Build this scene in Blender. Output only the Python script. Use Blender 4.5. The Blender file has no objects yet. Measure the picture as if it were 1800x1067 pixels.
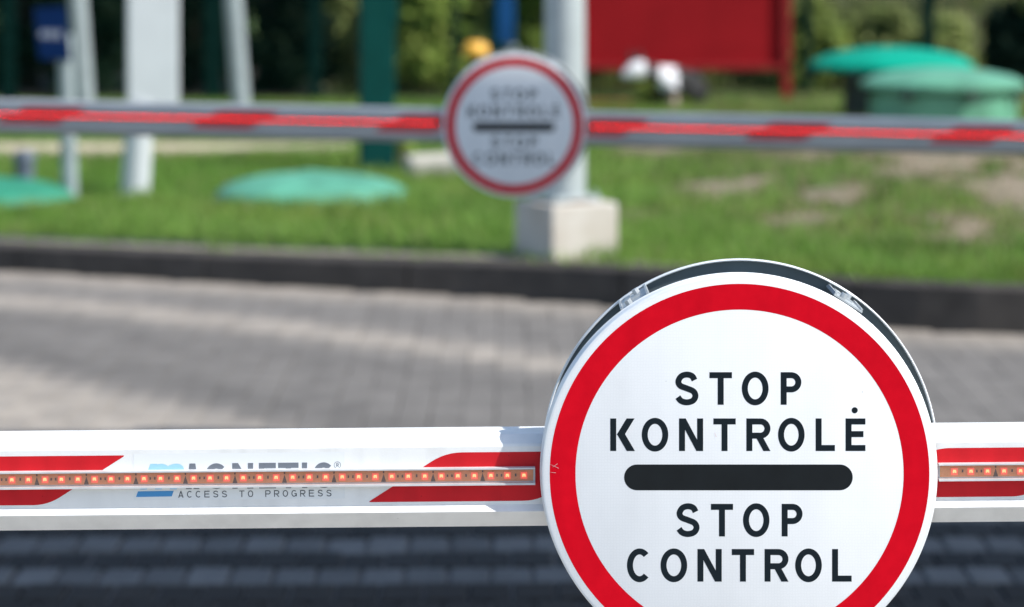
import bpy, bmesh, math, random
import numpy as np
from mathutils import Vector, Matrix
random.seed(7); rng = np.random.default_rng(7)
SC = bpy.context.scene; COL = SC.collection

# ------------------------------------------------------------------ camera
FPX = 5000.0; YH = -132.0; CAMZ = 1.5            # focal length and horizon in photograph pixels
cd = bpy.data.cameras.new('camera'); cam = bpy.data.objects.new('camera', cd); COL.objects.link(cam)
cd.sensor_width = 36; cd.lens = 36*FPX/1800; cd.shift_y = -(533.5-YH)/1800
cd.clip_start = .1; cd.clip_end = 600
cam.location = (0, 0, CAMZ); cam.rotation_euler = (math.pi/2, 0, 0)
cd.dof.use_dof = True; cd.dof.focus_distance = 2.89; cd.dof.aperture_fstop = 5.2
SC.camera = cam
# ------------------------------------------------------------------ light
SUN = Vector((.655, -.25, .71)).normalized()
w = bpy.data.worlds.new('World'); SC.world = w; w.use_nodes = True
nt = w.node_tree; sky = nt.nodes.new('ShaderNodeTexSky'); sky.sky_type = 'NISHITA'; sky.sun_disc = False
sky.sun_elevation = math.asin(SUN.z); sky.sun_rotation = math.atan2(SUN.x, SUN.y)
bg = nt.nodes['Background']; nt.links.new(sky.outputs[0], bg.inputs[0]); bg.inputs[1].default_value = .14
sl = bpy.data.lights.new('sun', 'SUN'); sl.energy = 4.4; sl.angle = math.radians(.5); sl.color = (1, .96, .90)
so = bpy.data.objects.new('sun', sl); COL.objects.link(so)
so.rotation_euler = SUN.to_track_quat('Z', 'Y').to_euler(); so.location = (20, -6, 20)
SC.view_settings.view_transform = 'Standard'; SC.view_settings.look = 'None'
SC.view_settings.exposure = 0.55; SC.view_settings.gamma = 1

# ------------------------------------------------------------------ helpers
def P(px, py, Y):        # the point at distance Y that the photograph shows at (px, py)
    return Vector(((px-900)*Y/FPX, Y, CAMZ-(py-YH)*Y/FPX))
def lin(*c):
    return tuple(((v/255+.055)/1.055)**2.4 if v > 10 else v/255/12.92 for v in c)
def mat(name, col, rough=.6, metal=0, noise=0, nscale=20, bump=0, bscale=200, emit=None, estr=0, attr=None, trans=0, col2=None, spec=.5):
    m = bpy.data.materials.new(name); m.use_nodes = True; n = m.node_tree; b = n.nodes['Principled BSDF']
    b.inputs['Roughness'].default_value = rough; b.inputs['Metallic'].default_value = metal
    b.inputs['Specular IOR Level'].default_value = spec
    b.inputs['Base Color'].default_value = (*col, 1)
    src = None
    if attr:
        a = n.nodes.new('ShaderNodeAttribute'); a.attribute_name = attr; src = a.outputs['Color']
        n.links.new(src, b.inputs['Base Color'])
    if noise:
        tc = n.nodes.new('ShaderNodeTexCoord')
        nz = n.nodes.new('ShaderNodeTexNoise'); nz.inputs['Scale'].default_value = nscale; nz.inputs['Detail'].default_value = 6
        n.links.new(tc.outputs['Object'], nz.inputs['Vector'])
        r = n.nodes.new('ShaderNodeMapRange'); r.inputs[1].default_value = .3; r.inputs[2].default_value = .7
        n.links.new(nz.outputs[0], r.inputs[0])
        mx = n.nodes.new('ShaderNodeMix'); mx.data_type = 'RGBA'
        if src:
            r.inputs[3].default_value = 1-noise; r.inputs[4].default_value = 1+noise
            mx.blend_type = 'MULTIPLY'; mx.inputs[0].default_value = 1
            n.links.new(src, mx.inputs[6]); n.links.new(r.outputs[0], mx.inputs[7])
        else:
            c2 = col2 if col2 else tuple(max(0, c*(1-noise)) for c in col)
            mx.inputs[6].default_value = (*col, 1); mx.inputs[7].default_value = (*c2, 1)
            n.links.new(r.outputs[0], mx.inputs[0])
        n.links.new(mx.outputs[2], b.inputs['Base Color'])
    if bump:
        tc2 = n.nodes.new('ShaderNodeTexCoord')
        nz2 = n.nodes.new('ShaderNodeTexNoise'); nz2.inputs['Scale'].default_value = bscale; nz2.inputs['Detail'].default_value = 3
        n.links.new(tc2.outputs['Object'], nz2.inputs['Vector'])
        bp = n.nodes.new('ShaderNodeBump'); bp.inputs['Strength'].default_value = bump; bp.inputs['Distance'].default_value = .002
        n.links.new(nz2.outputs[0], bp.inputs['Height']); n.links.new(bp.outputs[0], b.inputs['Normal'])
    if emit:
        b.inputs['Emission Color'].default_value = (*emit, 1); b.inputs['Emission Strength'].default_value = estr
    if trans:
        tl = n.nodes.new('ShaderNodeBsdfTranslucent'); ms = n.nodes.new('ShaderNodeMixShader'); ms.inputs[0].default_value = trans
        s2 = b.inputs['Base Color'].links[0].from_socket if b.inputs['Base Color'].is_linked else None
        if s2: n.links.new(s2, tl.inputs[0])
        else: tl.inputs[0].default_value = (*col, 1)
        n.links.new(b.outputs[0], ms.inputs[1]); n.links.new(tl.outputs[0], ms.inputs[2])
        n.links.new(ms.outputs[0], n.nodes['Material Output'].inputs[0])
    return m
def soil(m, scale=80, size=.07, share=.7, dark=.5, streak=0, sscale=(30, 30, 3)):
    """tiny dirt specks, and faint run-off streaks, multiplied into a material's base colour"""
    n = m.node_tree; b = n.nodes['Principled BSDF']; tc = n.nodes.new('ShaderNodeTexCoord')
    v = n.nodes.new('ShaderNodeTexVoronoi'); v.inputs['Scale'].default_value = scale; n.links.new(tc.outputs['Object'], v.inputs['Vector'])
    sp = n.nodes.new('ShaderNodeSeparateColor'); n.links.new(v.outputs['Color'], sp.inputs[0])
    a = n.nodes.new('ShaderNodeMapRange'); a.inputs[1].default_value = size; a.inputs[2].default_value = size*.5; n.links.new(v.outputs['Distance'], a.inputs[0])
    g = n.nodes.new('ShaderNodeMath'); g.operation = 'GREATER_THAN'; g.inputs[1].default_value = share; n.links.new(sp.outputs[0], g.inputs[0])
    k = n.nodes.new('ShaderNodeMath'); k.operation = 'MULTIPLY'; n.links.new(a.outputs[0], k.inputs[0]); n.links.new(g.outputs[0], k.inputs[1])
    f = n.nodes.new('ShaderNodeMapRange'); f.inputs[3].default_value = 1; f.inputs[4].default_value = dark; n.links.new(k.outputs[0], f.inputs[0]); out = f.outputs[0]
    if streak:
        mp = n.nodes.new('ShaderNodeMapping'); mp.inputs['Scale'].default_value = sscale; n.links.new(tc.outputs['Object'], mp.inputs[0])
        z = n.nodes.new('ShaderNodeTexNoise'); z.inputs['Scale'].default_value = 1; z.inputs['Detail'].default_value = 7; n.links.new(mp.outputs[0], z.inputs['Vector'])
        q = n.nodes.new('ShaderNodeMapRange'); q.inputs[1].default_value = .42; q.inputs[2].default_value = .72; q.inputs[3].default_value = 1; q.inputs[4].default_value = 1-streak; n.links.new(z.outputs[0], q.inputs[0])
        w_ = n.nodes.new('ShaderNodeMath'); w_.operation = 'MULTIPLY'; n.links.new(out, w_.inputs[0]); n.links.new(q.outputs[0], w_.inputs[1]); out = w_.outputs[0]
    x = n.nodes.new('ShaderNodeMix'); x.data_type = 'RGBA'; x.blend_type = 'MULTIPLY'; x.inputs[0].default_value = 1
    if b.inputs['Base Color'].is_linked: n.links.new(b.inputs['Base Color'].links[0].from_socket, x.inputs[6])
    else: x.inputs[6].default_value = tuple(b.inputs['Base Color'].default_value)
    n.links.new(out, x.inputs[7]); n.links.new(x.outputs[2], b.inputs['Base Color'])
def tag(o, label=None, cat=None, group=None, kind=None):
    for k, v in (('label', label), ('category', cat), ('group', group), ('kind', kind)):
        if v: o[k] = v
    return o
def empty(name, loc, label, cat, group=None, rot=(0, 0, 0)):
    o = bpy.data.objects.new(name, None); COL.objects.link(o); o.location = loc; o.rotation_euler = rot
    o.empty_display_size = .1
    return tag(o, label, cat, group)
class MB:
    """collects simple solids; build() links them as one mesh object"""
    def __init__(s): s.v = []; s.f = []; s.m = []
    def add(s, vs, fs, mi=0):
        k = len(s.v); s.v += [tuple(v) for v in vs]; s.f += [tuple(i+k for i in f) for f in fs]; s.m += [mi]*len(fs); return s
    def box(s, c, d, rz=0, mi=0, bev=0):
        x, y, z = (q/2 for q in d); b = min(bev, x*.45, y*.45, z*.45); M = Matrix.Rotation(rz, 3, 'Z'); c = Vector(c)
        if b <= 0:
            vs = [(i*x, j*y, k*z) for i in (-1, 1) for j in (-1, 1) for k in (-1, 1)]
            fs = [(0, 1, 3, 2), (4, 6, 7, 5), (0, 4, 5, 1), (2, 3, 7, 6), (0, 2, 6, 4), (1, 5, 7, 3)]
            return s.add([c+M@Vector(v) for v in vs], fs, mi)
        bm = bmesh.new(); bmesh.ops.create_cube(bm, size=1)
        bmesh.ops.scale(bm, vec=(2*x, 2*y, 2*z), verts=bm.verts)
        bmesh.ops.bevel(bm, geom=list(bm.edges), offset=b, segments=2, affect='EDGES', profile=.6)
        bm.verts.index_update(); vs = [c+M@v.co for v in bm.verts]; fs = [[v.index for v in f.verts] for f in bm.faces]; bm.free()
        return s.add(vs, fs, mi)
    def lathe(s, prof, c=(0, 0, 0), n=48, axis='Z', mi=0, cap=True, smoothness=0):
        vs = []; fs = []; c = Vector(c)
        for r, h in prof:
            for i in range(n):
                a = 2*math.pi*i/n; u, v = r*math.cos(a), r*math.sin(a)
                vs.append(c+(Vector((u, v, h)) if axis == 'Z' else Vector((u, h, v))))
        for k in range(len(prof)-1):
            for i in range(n):
                j = (i+1) % n; fs.append((k*n+i, k*n+j, k*n+n+j, k*n+n+i))
        if cap: fs += [tuple(range(n)), tuple(range((len(prof)-1)*n, len(prof)*n))]
        return s.add(vs, fs, mi)
    def tube(s, a, b, r0, r1=None, n=16, mi=0):
        a, b = Vector(a), Vector(b); r1 = r0 if r1 is None else r1; q = (b-a).to_track_quat('Z', 'Y'); vs = []
        for p, r in ((a, r0), (b, r1)):
            for i in range(n):
                t = 2*math.pi*i/n; vs.append(p+q@Vector((r*math.cos(t), r*math.sin(t), 0)))
        fs = [(i, (i+1) % n, n+(i+1) % n, n+i) for i in range(n)]+[tuple(range(n)), tuple(range(n, 2*n))]
        return s.add(vs, fs, mi)
    def prism_x(s, prof, x0, x1, mi=0):        # closed (y, z) profile extruded along x
        n = len(prof); vs = [(x, y, z) for x in (x0, x1) for y, z in prof]
        return s.add(vs, [(i, (i+1) % n, n+(i+1) % n, n+i) for i in range(n)]+[tuple(range(n)), tuple(range(n, 2*n))], mi)
    def plate(s, pts, y0, th, mi=0):           # outline in x, z given thickness along y (front at y0)
        n = len(pts); vs = [(x, y, z) for y in (y0, y0+th) for x, z in pts]
        return s.add(vs, [tuple(range(n)), tuple(range(n, 2*n))]+[(i, (i+1) % n, n+(i+1) % n, n+i) for i in range(n)], mi)
    def build(s, name, mats, parent=None, smooth=None, recalc=True):
        me = bpy.data.meshes.new(name); me.from_pydata(s.v, [], s.f)
        for m in (mats if isinstance(mats, (list, tuple)) else [mats]): me.materials.append(m)
        me.polygons.foreach_set('material_index', s.m)
        if recalc:
            bm = bmesh.new(); bm.from_mesh(me); bmesh.ops.recalc_face_normals(bm, faces=bm.faces); bm.to_mesh(me); bm.free()
        if smooth:
            me.polygons.foreach_set('use_smooth', [True]*len(me.polygons)); me.set_sharp_from_angle(angle=math.radians(smooth))
        o = bpy.data.objects.new(name, me); COL.objects.link(o); o.parent = parent
        return o
def fast_mesh(name, V, F, mats, cols=None, parent=None, mi=None):
    V = np.asarray(V, np.float32); F = np.asarray(F, np.int32); k = F.shape[1]
    me = bpy.data.meshes.new(name); me.vertices.add(len(V)); me.vertices.foreach_set('co', V.ravel())
    me.loops.add(F.size); me.loops.foreach_set('vertex_index', F.ravel())
    me.polygons.add(len(F)); me.polygons.foreach_set('loop_start', np.arange(0, F.size, k, dtype=np.int32))
    for m in (mats if isinstance(mats, (list, tuple)) else [mats]): me.materials.append(m)
    if mi is not None: me.polygons.foreach_set('material_index', np.asarray(mi, np.int32))
    if cols is not None:
        a = me.color_attributes.new('tint', 'FLOAT_COLOR', 'POINT')
        a.data.foreach_set('color', np.c_[cols, np.ones(len(V))].astype(np.float32).ravel())
    me.update(calc_edges=True); me.validate(); me.polygons.foreach_set('use_smooth', [False]*len(me.polygons))
    o = bpy.data.objects.new(name, me); COL.objects.link(o); o.parent = parent
    return o
def copy_part(src, parent, loc=None):
    o = src.copy(); COL.objects.link(o); o.parent = parent
    if loc is not None: o.location = loc
    return o
def smooth01(a, b, x):
    t = np.clip((x-a)/(b-a), 0, 1); return t*t*(3-2*t)
def vnoise(x, y, s, seed=0):                   # smooth value noise, 0..1
    r = np.random.default_rng(seed); g = r.random((64, 64)); x = np.asarray(x)*s+31; y = np.asarray(y)*s+17
    i, j = np.floor(x).astype(int), np.floor(y).astype(int); u, v = x-i, y-j; u = u*u*(3-2*u); v = v*v*(3-2*v)
    q = lambda a, b: g[a % 64, b % 64]
    return (q(i, j)*(1-u)+q(i+1, j)*u)*(1-v)+(q(i, j+1)*(1-u)+q(i+1, j+1)*u)*v

# ------------------------------------------------------------------ materials
M = {}
M['white'] = mat('white_powder_coat', (.80, .81, .80), .38, noise=.05, nscale=14, bump=.08, bscale=900)
M['white_shaded'] = mat('white_powder_coat_shaded', (.50, .51, .50), .5, noise=.2, nscale=5)  # same white coat, with the farther arm's shade put into its colour
M['alu'] = mat('bare_aluminium', (.55, .58, .60), .38, .7, noise=.25, nscale=30)
M['alu_in'] = mat('dull_aluminium_back', (.10, .13, .14), .5, .3, noise=.2, nscale=25)
M['bracket'] = mat('bracket_pale_aluminium', (.50, .54, .56), .4, .25, noise=.3, nscale=60)
M['scratch'] = mat('scratch_pale', (.62, .42, .42), .6)
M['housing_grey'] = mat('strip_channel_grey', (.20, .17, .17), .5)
M['rim'] = mat('sign_rim_white', (.74, .78, .80), .35, noise=.08, nscale=60)
M['black'] = mat('sign_black_film', (.007, .010, .012), .55, noise=.3, nscale=40, spec=.2)
M['ink'] = mat('lettering_blue_black', (.008, .014, .019), .6, spec=.1)
M['redring'] = mat('sign_red_film', (.62, .003, .014), .7, noise=.10, nscale=60, col2=(.56, .002, .012), spec=.05)
M['redfilm'] = mat('arm_red_film', (.60, .008, .016), .5, noise=.12, nscale=30, spec=.25)
M['grey_ink'] = mat('logo_dark_grey', (.15, .17, .20), .3)
M['blue_ink'] = mat('logo_blue', (.05, .27, .58), .35)
M['glare_blue_ink'] = mat('logo_blue_with_glare', (.33, .60, .86), .35)  # sun glare on the upper emblem is put into this blue
M['tag_ink'] = mat('tagline_grey', (.05, .06, .075), .4)
M['film'] = mat('sticker_film', (.76, .785, .79), .25)
M['pcb'] = mat('strip_circuit_tape', (.72, .30, .13), .45, noise=.35, nscale=160, col2=(.60, .28, .10))
M['resistor'] = mat('strip_resistor', (.05, .025, .018), .5)
M['housing'] = mat('strip_channel_white', (.60, .61, .62), .35)
M['led_body'] = mat('led_body_lit', (.78, .15, .10), .4, emit=(1, .10, .05), estr=.38)
M['led_core'] = mat('led_core_lit', (.9, .55, .25), .4, emit=(1, .52, .20), estr=.9)
M['led_far'] = mat('led_red_lit', (.6, .03, .03), .4, emit=(1, .010, .012), estr=14)
M['led_far_body'] = mat('led_red_body', (.30, .006, .008), .4, emit=(1, .01, .01), estr=.15)
M['pcb_far'] = mat('strip_tape_red', (.32, .012, .012), .5, emit=(1, .03, .03), estr=.12)
M['kerb'] = mat('kerb_concrete', (.064, .056, .050), .85, noise=.45, nscale=9, bump=.6, bscale=60)
M['concrete'] = mat('pale_concrete', (.50, .48, .44), .85, noise=.30, nscale=6, col2=(.40, .36, .31), bump=.5, bscale=60)
M['stone'] = mat('pale_stone', (.55, .52, .46), .85, noise=.3, nscale=8)
M['galv'] = mat('galvanised_steel', (.40, .45, .46), .45, .15, noise=.14, nscale=10)
M['post_grey'] = mat('pale_grey_steel', (.29, .34, .355), .5, .1, noise=.2, nscale=8)
M['totem'] = mat('totem_white', (.50, .53, .55), .45, noise=.08, nscale=10)
M['bollard'] = mat('bollard_blue_grey', (.10, .13, .17), .6, noise=.2, nscale=20)
M['teal'] = mat('teal_green_paint', (.001, .050, .044), .7, noise=.25, nscale=10, spec=.1)
M['fence'] = mat('fence_dark_green', (.001, .022, .018), .7, spec=.1, noise=.2, nscale=10)
M['redboard'] = mat('red_board_paint', (.29, .009, .013), .7, noise=.2, nscale=3, spec=.08)
M['redframe'] = mat('red_board_frame', (.26, .010, .012), .65, noise=.2, nscale=6, spec=.25)
M['cover'] = mat('green_tank_plastic', (.10, .36, .24), .55, noise=.22, nscale=5)
M['cover_deep'] = mat('deep_green_tank_plastic', (.025, .24, .14), .55, noise=.25, nscale=5)
M['cover_teal'] = mat('teal_tank_plastic', (.001, .30, .20), .6, noise=.18, nscale=5, spec=.12)
M['cover_pale'] = mat('pale_green_plastic', (.12, .36, .23), .5, noise=.2, nscale=5)
M['dark_rubber'] = mat('dark_riser', (.02, .03, .027), .7)
M['navy'] = mat('navy_sign_face', (.001, .016, .075), .6, noise=.1, nscale=8, spec=.1)
M['blue'] = mat('blue_sign_face', (.006, .065, .20), .6, noise=.3, nscale=9, spec=.15)
M['pale_ink'] = mat('pale_sign_print', (.30, .33, .40), .5)
M['yellow'] = mat('yellow_cap', (.80, .42, .05), .45, noise=.15, nscale=20)
M['fur_black'] = mat('black_fur', (.010, .010, .011), .8, noise=.3, nscale=30)
M['fur_white'] = mat('white_fur', (.70, .70, .72), .85, noise=.12, nscale=30)
M['fur_tan'] = mat('tan_fur', (.40, .31, .25), .85, noise=.2, nscale=30)
M['fur_grey'] = mat('grey_fur', (.05, .053, .058), .85, noise=.3, nscale=30)
M['bark'] = mat('bark', (.07, .05, .035), .9, noise=.4, nscale=12, bump=.8, bscale=40)
M['leaf'] = mat('foliage', (.06, .1, .03), .7, attr='tint', trans=.42, spec=.15)
M['blade'] = mat('grass_blades', (.06, .1, .03), .6, attr='tint', trans=.35, spec=.2)
M['roofing'] = mat('canopy_metal', (.45, .46, .47), .5, noise=.1, nscale=4)

def sign_face_mat():
    m = mat('retroreflective_white', (.80, .82, .83), .6, spec=.2); n = m.node_tree; b = n.nodes['Principled BSDF']
    tc = n.nodes.new('ShaderNodeTexCoord')
    v = n.nodes.new('ShaderNodeTexVoronoi'); v.feature = 'DISTANCE_TO_EDGE'; v.inputs['Scale'].default_value = 330; v.inputs['Randomness'].default_value = .35
    n.links.new(tc.outputs['Object'], v.inputs['Vector'])
    z = n.nodes.new('ShaderNodeTexNoise'); z.inputs['Scale'].default_value = 9; z.inputs['Detail'].default_value = 8; z.inputs['Roughness'].default_value = .7
    n.links.new(tc.outputs['Object'], z.inputs['Vector'])
    r = n.nodes.new('ShaderNodeMapRange'); r.inputs[1].default_value = 0; r.inputs[2].default_value = .18; r.inputs[3].default_value = .955; r.inputs[4].default_value = 1
    n.links.new(v.outputs[0], r.inputs[0])
    r2 = n.nodes.new('ShaderNodeMapRange'); r2.inputs[1].default_value = .3; r2.inputs[2].default_value = .7; r2.inputs[3].default_value = .95; r2.inputs[4].default_value = 1
    n.links.new(z.outputs[0], r2.inputs[0])
    mu = n.nodes.new('ShaderNodeMath'); mu.operation = 'MULTIPLY'; n.links.new(r.outputs[0], mu.inputs[0]); n.links.new(r2.outputs[0], mu.inputs[1])
    mx = n.nodes.new('ShaderNodeMix'); mx.data_type = 'RGBA'; mx.blend_type = 'MULTIPLY'; mx.inputs[0].default_value = 1
    mx.inputs[6].default_value = (.80, .82, .83, 1); n.links.new(mu.outputs[0], mx.inputs[7]); n.links.new(mx.outputs[2], b.inputs['Base Color'])
    return m
M['signface'] = sign_face_mat()
soil(M['signface'], 55, .045, .80, .62, .05, (22, 22, 5)); soil(M['white'], 75, .07, .78, .45, .10, (45, 45, 6)); soil(M['redring'], 60, .05, .82, 1.5, .14, (25, 25, 8)); soil(M['redfilm'], 90, .07, .8, .6, .12, (60, 60, 10))
soil(M['black'], 60, .05, .85, 4.0); soil(M['housing'], 120, .08, .75, .55, .15, (60, 60, 20)); soil(M['cover'], 14, .10, .6, .6, .3, (6, 6, 2)); soil(M['cover_pale'], 14, .1, .6, .6, .3, (6, 6, 2))
def clear_mat():
    m = bpy.data.materials.new('clear_cover'); m.use_nodes = True; n = m.node_tree; n.nodes.clear()
    o = n.nodes.new('ShaderNodeOutputMaterial'); t = n.nodes.new('ShaderNodeBsdfTransparent'); t.inputs[0].default_value = (.97, .93, .92, 1)
    g = n.nodes.new('ShaderNodeBsdfPrincipled'); g.inputs['Base Color'].default_value = (.8, .72, .70, 1); g.inputs['Roughness'].default_value = .12
    x = n.nodes.new('ShaderNodeMixShader'); x.inputs[0].default_value = .05
    n.links.new(t.outputs[0], x.inputs[1]); n.links.new(g.outputs[0], x.inputs[2]); n.links.new(x.outputs[0], o.inputs[0]); return m
M['clear'] = clear_mat()

# ------------------------------------------------------------------ the ground
KX = np.array([-9, -6, -4, -2.22, -1.0, .11, .9, 1.44, 1.9, 3, 6, 9])
KY = np.array([15.6, 14.2, 13.15, 12.335, 11.81, 11.38, 10.86, 10.52, 10.40, 10.15, 9.7, 9.4])
KH = np.array([.11, .11, .11, .11, .12, .14, .165, .172, .172, .172, .172, .172])
kx = np.linspace(-9, 9, 145)
def spl(xs, ys, x):                            # smoothed linear interpolation
    return sum(np.interp(x+d, xs, ys) for d in (-.3, -.15, 0, .15, .3))/5
ky = lambda x: spl(KX, KY, x); kh = lambda x: spl(KX, KH, x)
def ground_h(x, y):
    k = y-ky(x); base = kh(x)-.012
    h = base+.05*(vnoise(x, y, .9, 3)-.5)*smooth01(.2, 1.2, k)
    h = h+.10*smooth01(.5, 2.2, x)*smooth01(1.2, 3.5, k)*(.4+1.2*vnoise(x, y, .6, 5))*smooth01(9.5, 6.0, k)
    return h*1.0-.02*smooth01(2, 9, k)

mg = mat('packed_sand_bed', (.152, .143, .132), .95, noise=.3, nscale=3)
g = MB().add([(-150, -60, -.009), (150, -60, -.009), (150, 400, -.009), (-150, 400, -.009)], [(0, 1, 2, 3)]).build('ground', mg)
tag(g, kind='structure')
# paving: every paver a small bevelled block
def paving():
    V = []; F = []; Cc = []
    x0, x1, row = -4.6, 4.6, .166; pw = .1
    y = -2.4; ri = 0
    while y < 14:
        near = y < 8.1
        n = int((x1-x0)/pw)+1
        xs = x0+np.arange(n)*pw+(pw/2 if ri % 2 and near else 0)+rng.normal(0, .0012, n)
        yy = y+.012*np.sin(xs*2.1+.5)+.006*np.sin(xs*5)+rng.normal(0, .002, n)
        keep = yy < ky(xs)+.03
        for xc, yc in zip(xs[keep], yy[keep]):
            gp = .0038 if near else .0008; a, b = pw/2-gp, row/2-gp; bev = .005 if near else .0010
            z = rng.normal(0, .0012 if near else .0004); tx, ty = rng.normal(0, .006 if near else .0009, 2)
            k = len(V)
            for ex, ey, ez in ((a, b, -.03), (a, b, -.005), (a-bev, b-bev, 0)):
                for sx, sy in ((-1, -1), (1, -1), (1, 1), (-1, 1)):
                    V.append((xc+sx*ex, yc+sy*ey, ez+z+tx*sx*ex+ty*sy*ey))
            for l in (0, 4):
                for i in range(4):
                    j = (i+1) % 4; F.append((k+l+i, k+l+j, k+l+4+j, k+l+4+i))
            F.append((k+8, k+9, k+10, k+11))
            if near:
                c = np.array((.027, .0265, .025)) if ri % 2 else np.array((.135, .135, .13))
                if yc < 5.7: c = np.array((.36, .34, .31))  # unseen pavers made pale to bounce light under the near arm
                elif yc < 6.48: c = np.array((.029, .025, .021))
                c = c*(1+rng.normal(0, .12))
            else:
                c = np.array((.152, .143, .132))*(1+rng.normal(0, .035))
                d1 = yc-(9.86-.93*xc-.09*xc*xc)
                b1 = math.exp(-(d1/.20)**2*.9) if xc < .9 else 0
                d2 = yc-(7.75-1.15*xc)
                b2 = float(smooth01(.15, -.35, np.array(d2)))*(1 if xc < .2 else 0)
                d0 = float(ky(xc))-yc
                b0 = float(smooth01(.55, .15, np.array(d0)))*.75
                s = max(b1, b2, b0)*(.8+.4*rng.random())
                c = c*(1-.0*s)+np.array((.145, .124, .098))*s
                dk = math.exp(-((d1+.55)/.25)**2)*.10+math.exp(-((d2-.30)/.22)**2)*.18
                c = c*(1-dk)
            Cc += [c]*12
        y += row; ri += 1
    return np.array(V), np.array(F), np.array(Cc)
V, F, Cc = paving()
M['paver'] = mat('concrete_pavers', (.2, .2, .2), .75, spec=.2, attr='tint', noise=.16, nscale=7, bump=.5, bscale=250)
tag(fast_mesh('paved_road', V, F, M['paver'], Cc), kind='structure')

# kerb: stones of about a metre laid along the curve
def kerb():
    mb = MB(); xs = np.linspace(-9, 9, 22)
    for a, b in zip(xs[:-1], xs[1:]):
        pts = []
        for t in np.linspace(a+.004, b-.004, 5):
            y = float(ky(t)); h = float(kh(t)); s = float(ky(t+.05)-ky(t-.05))/.1; n = Vector((-s, 1, 0)).normalized(); q = Vector((t, y, 0))
            pts.append([q+Vector((0, 0, -.05)), q+n*.012+Vector((0, 0, h-.012)), q+n*.024+Vector((0, 0, h)), q+n*.14+Vector((0, 0, h)), q+n*.14+Vector((0, 0, -.05))])
        vs = [p for r in pts for p in r]; fs = []
        for i in range(4):
            for j in range(4): fs.append((i*5+j, i*5+j+1, i*5+6+j, i*5+5+j))
        fs += [(0, 1, 2, 3, 4), (20, 24, 23, 22, 21)]
        mb.add(vs, fs)
    return mb.build('kerb', M['kerb'])
tag(kerb(), kind='structure')

# lawn terrain
def lawn():
    nx, ny = 150, 130; xs = np.linspace(-16, 16, nx); ts = np.linspace(0, 1, ny)**2.2
    X = np.repeat(xs[None], ny, 0); K = ky(xs)+.10; Yy = K[None]+ts[:, None]*(75-K[None]); Z = ground_h(X, Yy)
    V = np.c_[X.ravel(), Yy.ravel(), Z.ravel()]; i = np.arange(nx*ny).reshape(ny, nx)
    F = np.c_[i[:-1, :-1].ravel(), i[:-1, 1:].ravel(), i[1:, 1:].ravel(), i[1:, :-1].ravel()]
    m = mat('soil_and_turf', (.105, .19, .035), .95, noise=.5, nscale=3, col2=(.07, .12, .028), bump=1, bscale=30)
    o = fast_mesh('lawn', V, F, m); o.data.polygons.foreach_set('use_smooth', [True]*len(F))
    tag(o, kind='structure')
lawn()
# bare soil patches lying on the lawn (dry sandy earth showing through)
DRY = [(.95, 17.0, .30, 1.1), (1.45, 16.2, .32, .9), (2.1, 14.6, .35, 1.0), (2.45, 13.3, .30, .9), (1.55, 13.6, .25, .45), (1.95, 12.3, .25, .35), (2.7, 15.6, .4, .9), (1.05, 14.0, .28, .35), (.55, 13.2, .2, .3), (1.75, 15.5, .3, .6), (2.3, 16.8, .35, 1.0), (1.3, 12.7, .2, .28)]
def dryness(x, y):
    d = np.zeros_like(x)
    for cx, cy, rx, ry in DRY:
        d = np.maximum(d, smooth01(1.45, .25, np.hypot((x-cx)/rx, (y-cy)/ry)+.9*(vnoise(x, y, 3.2, 9)-.5)+.9*(vnoise(x, y, 9, 10)-.5)))
    k = y-ky(x); g = smooth01(.9, 2.0, x)*smooth01(.9, 2.2, k)*smooth01(8.5, 6.5, k)*1.05*smooth01(.44, .70, .6*vnoise(x, y, 1.6, 61)+.4*vnoise(x, y, 5, 62))
    return np.maximum(d, g)
def patch_mesh():
    nx, ny = 130, 220; xs = np.linspace(.2, 4.2, nx); ys = np.linspace(11.6, 18.6, ny); X, Yy = np.meshgrid(xs, ys)
    D = dryness(X, Yy); Z = ground_h(X, Yy)+.012*D-.004; i = np.arange(nx*ny).reshape(ny, nx)
    q = np.stack([i[:-1, :-1], i[:-1, 1:], i[1:, 1:], i[1:, :-1]], -1); ok = (D.ravel()[q] > .42).all(-1)
    Z = np.where(D > .0, Z, Z-.0)
    m = mat('dry_sandy_soil', (.25, .195, .14), .95, noise=.5, nscale=6, col2=(.14, .125, .075), bump=1, bscale=40)
    tag(fast_mesh('bare_soil', np.c_[X.ravel(), Yy.ravel(), Z.ravel()+.004], q[ok], m), kind='structure')
patch_mesh()
# strip of bare sandy earth between the kerb and the lawn, wider at the left
xs = np.linspace(-8, 1.2, 90); V = []; F = []
for i, x in enumerate(xs):
    wd = (.34+.05*math.sin(x*3.1)+.04*math.sin(x*7.7))*float(smooth01(1.2, -.6, np.array(x)))+.02; k0 = float(ky(x))+.125
    for j in range(4):
        y = k0+wd*j/3; V.append((x, y, float(ground_h(np.array(x), np.array(y)))+(.016 if j < 3 else -.004)))
for i in range(89):
    for j in range(3): F.append((i*4+j, i*4+4+j, i*4+5+j, i*4+1+j))
tag(fast_mesh('soil_edge', V, F, mat('soil_edge_earth', (.27, .24, .185), .95, noise=.45, nscale=9, col2=(.15, .145, .09), bump=1, bscale=50)), kind='structure')
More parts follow.
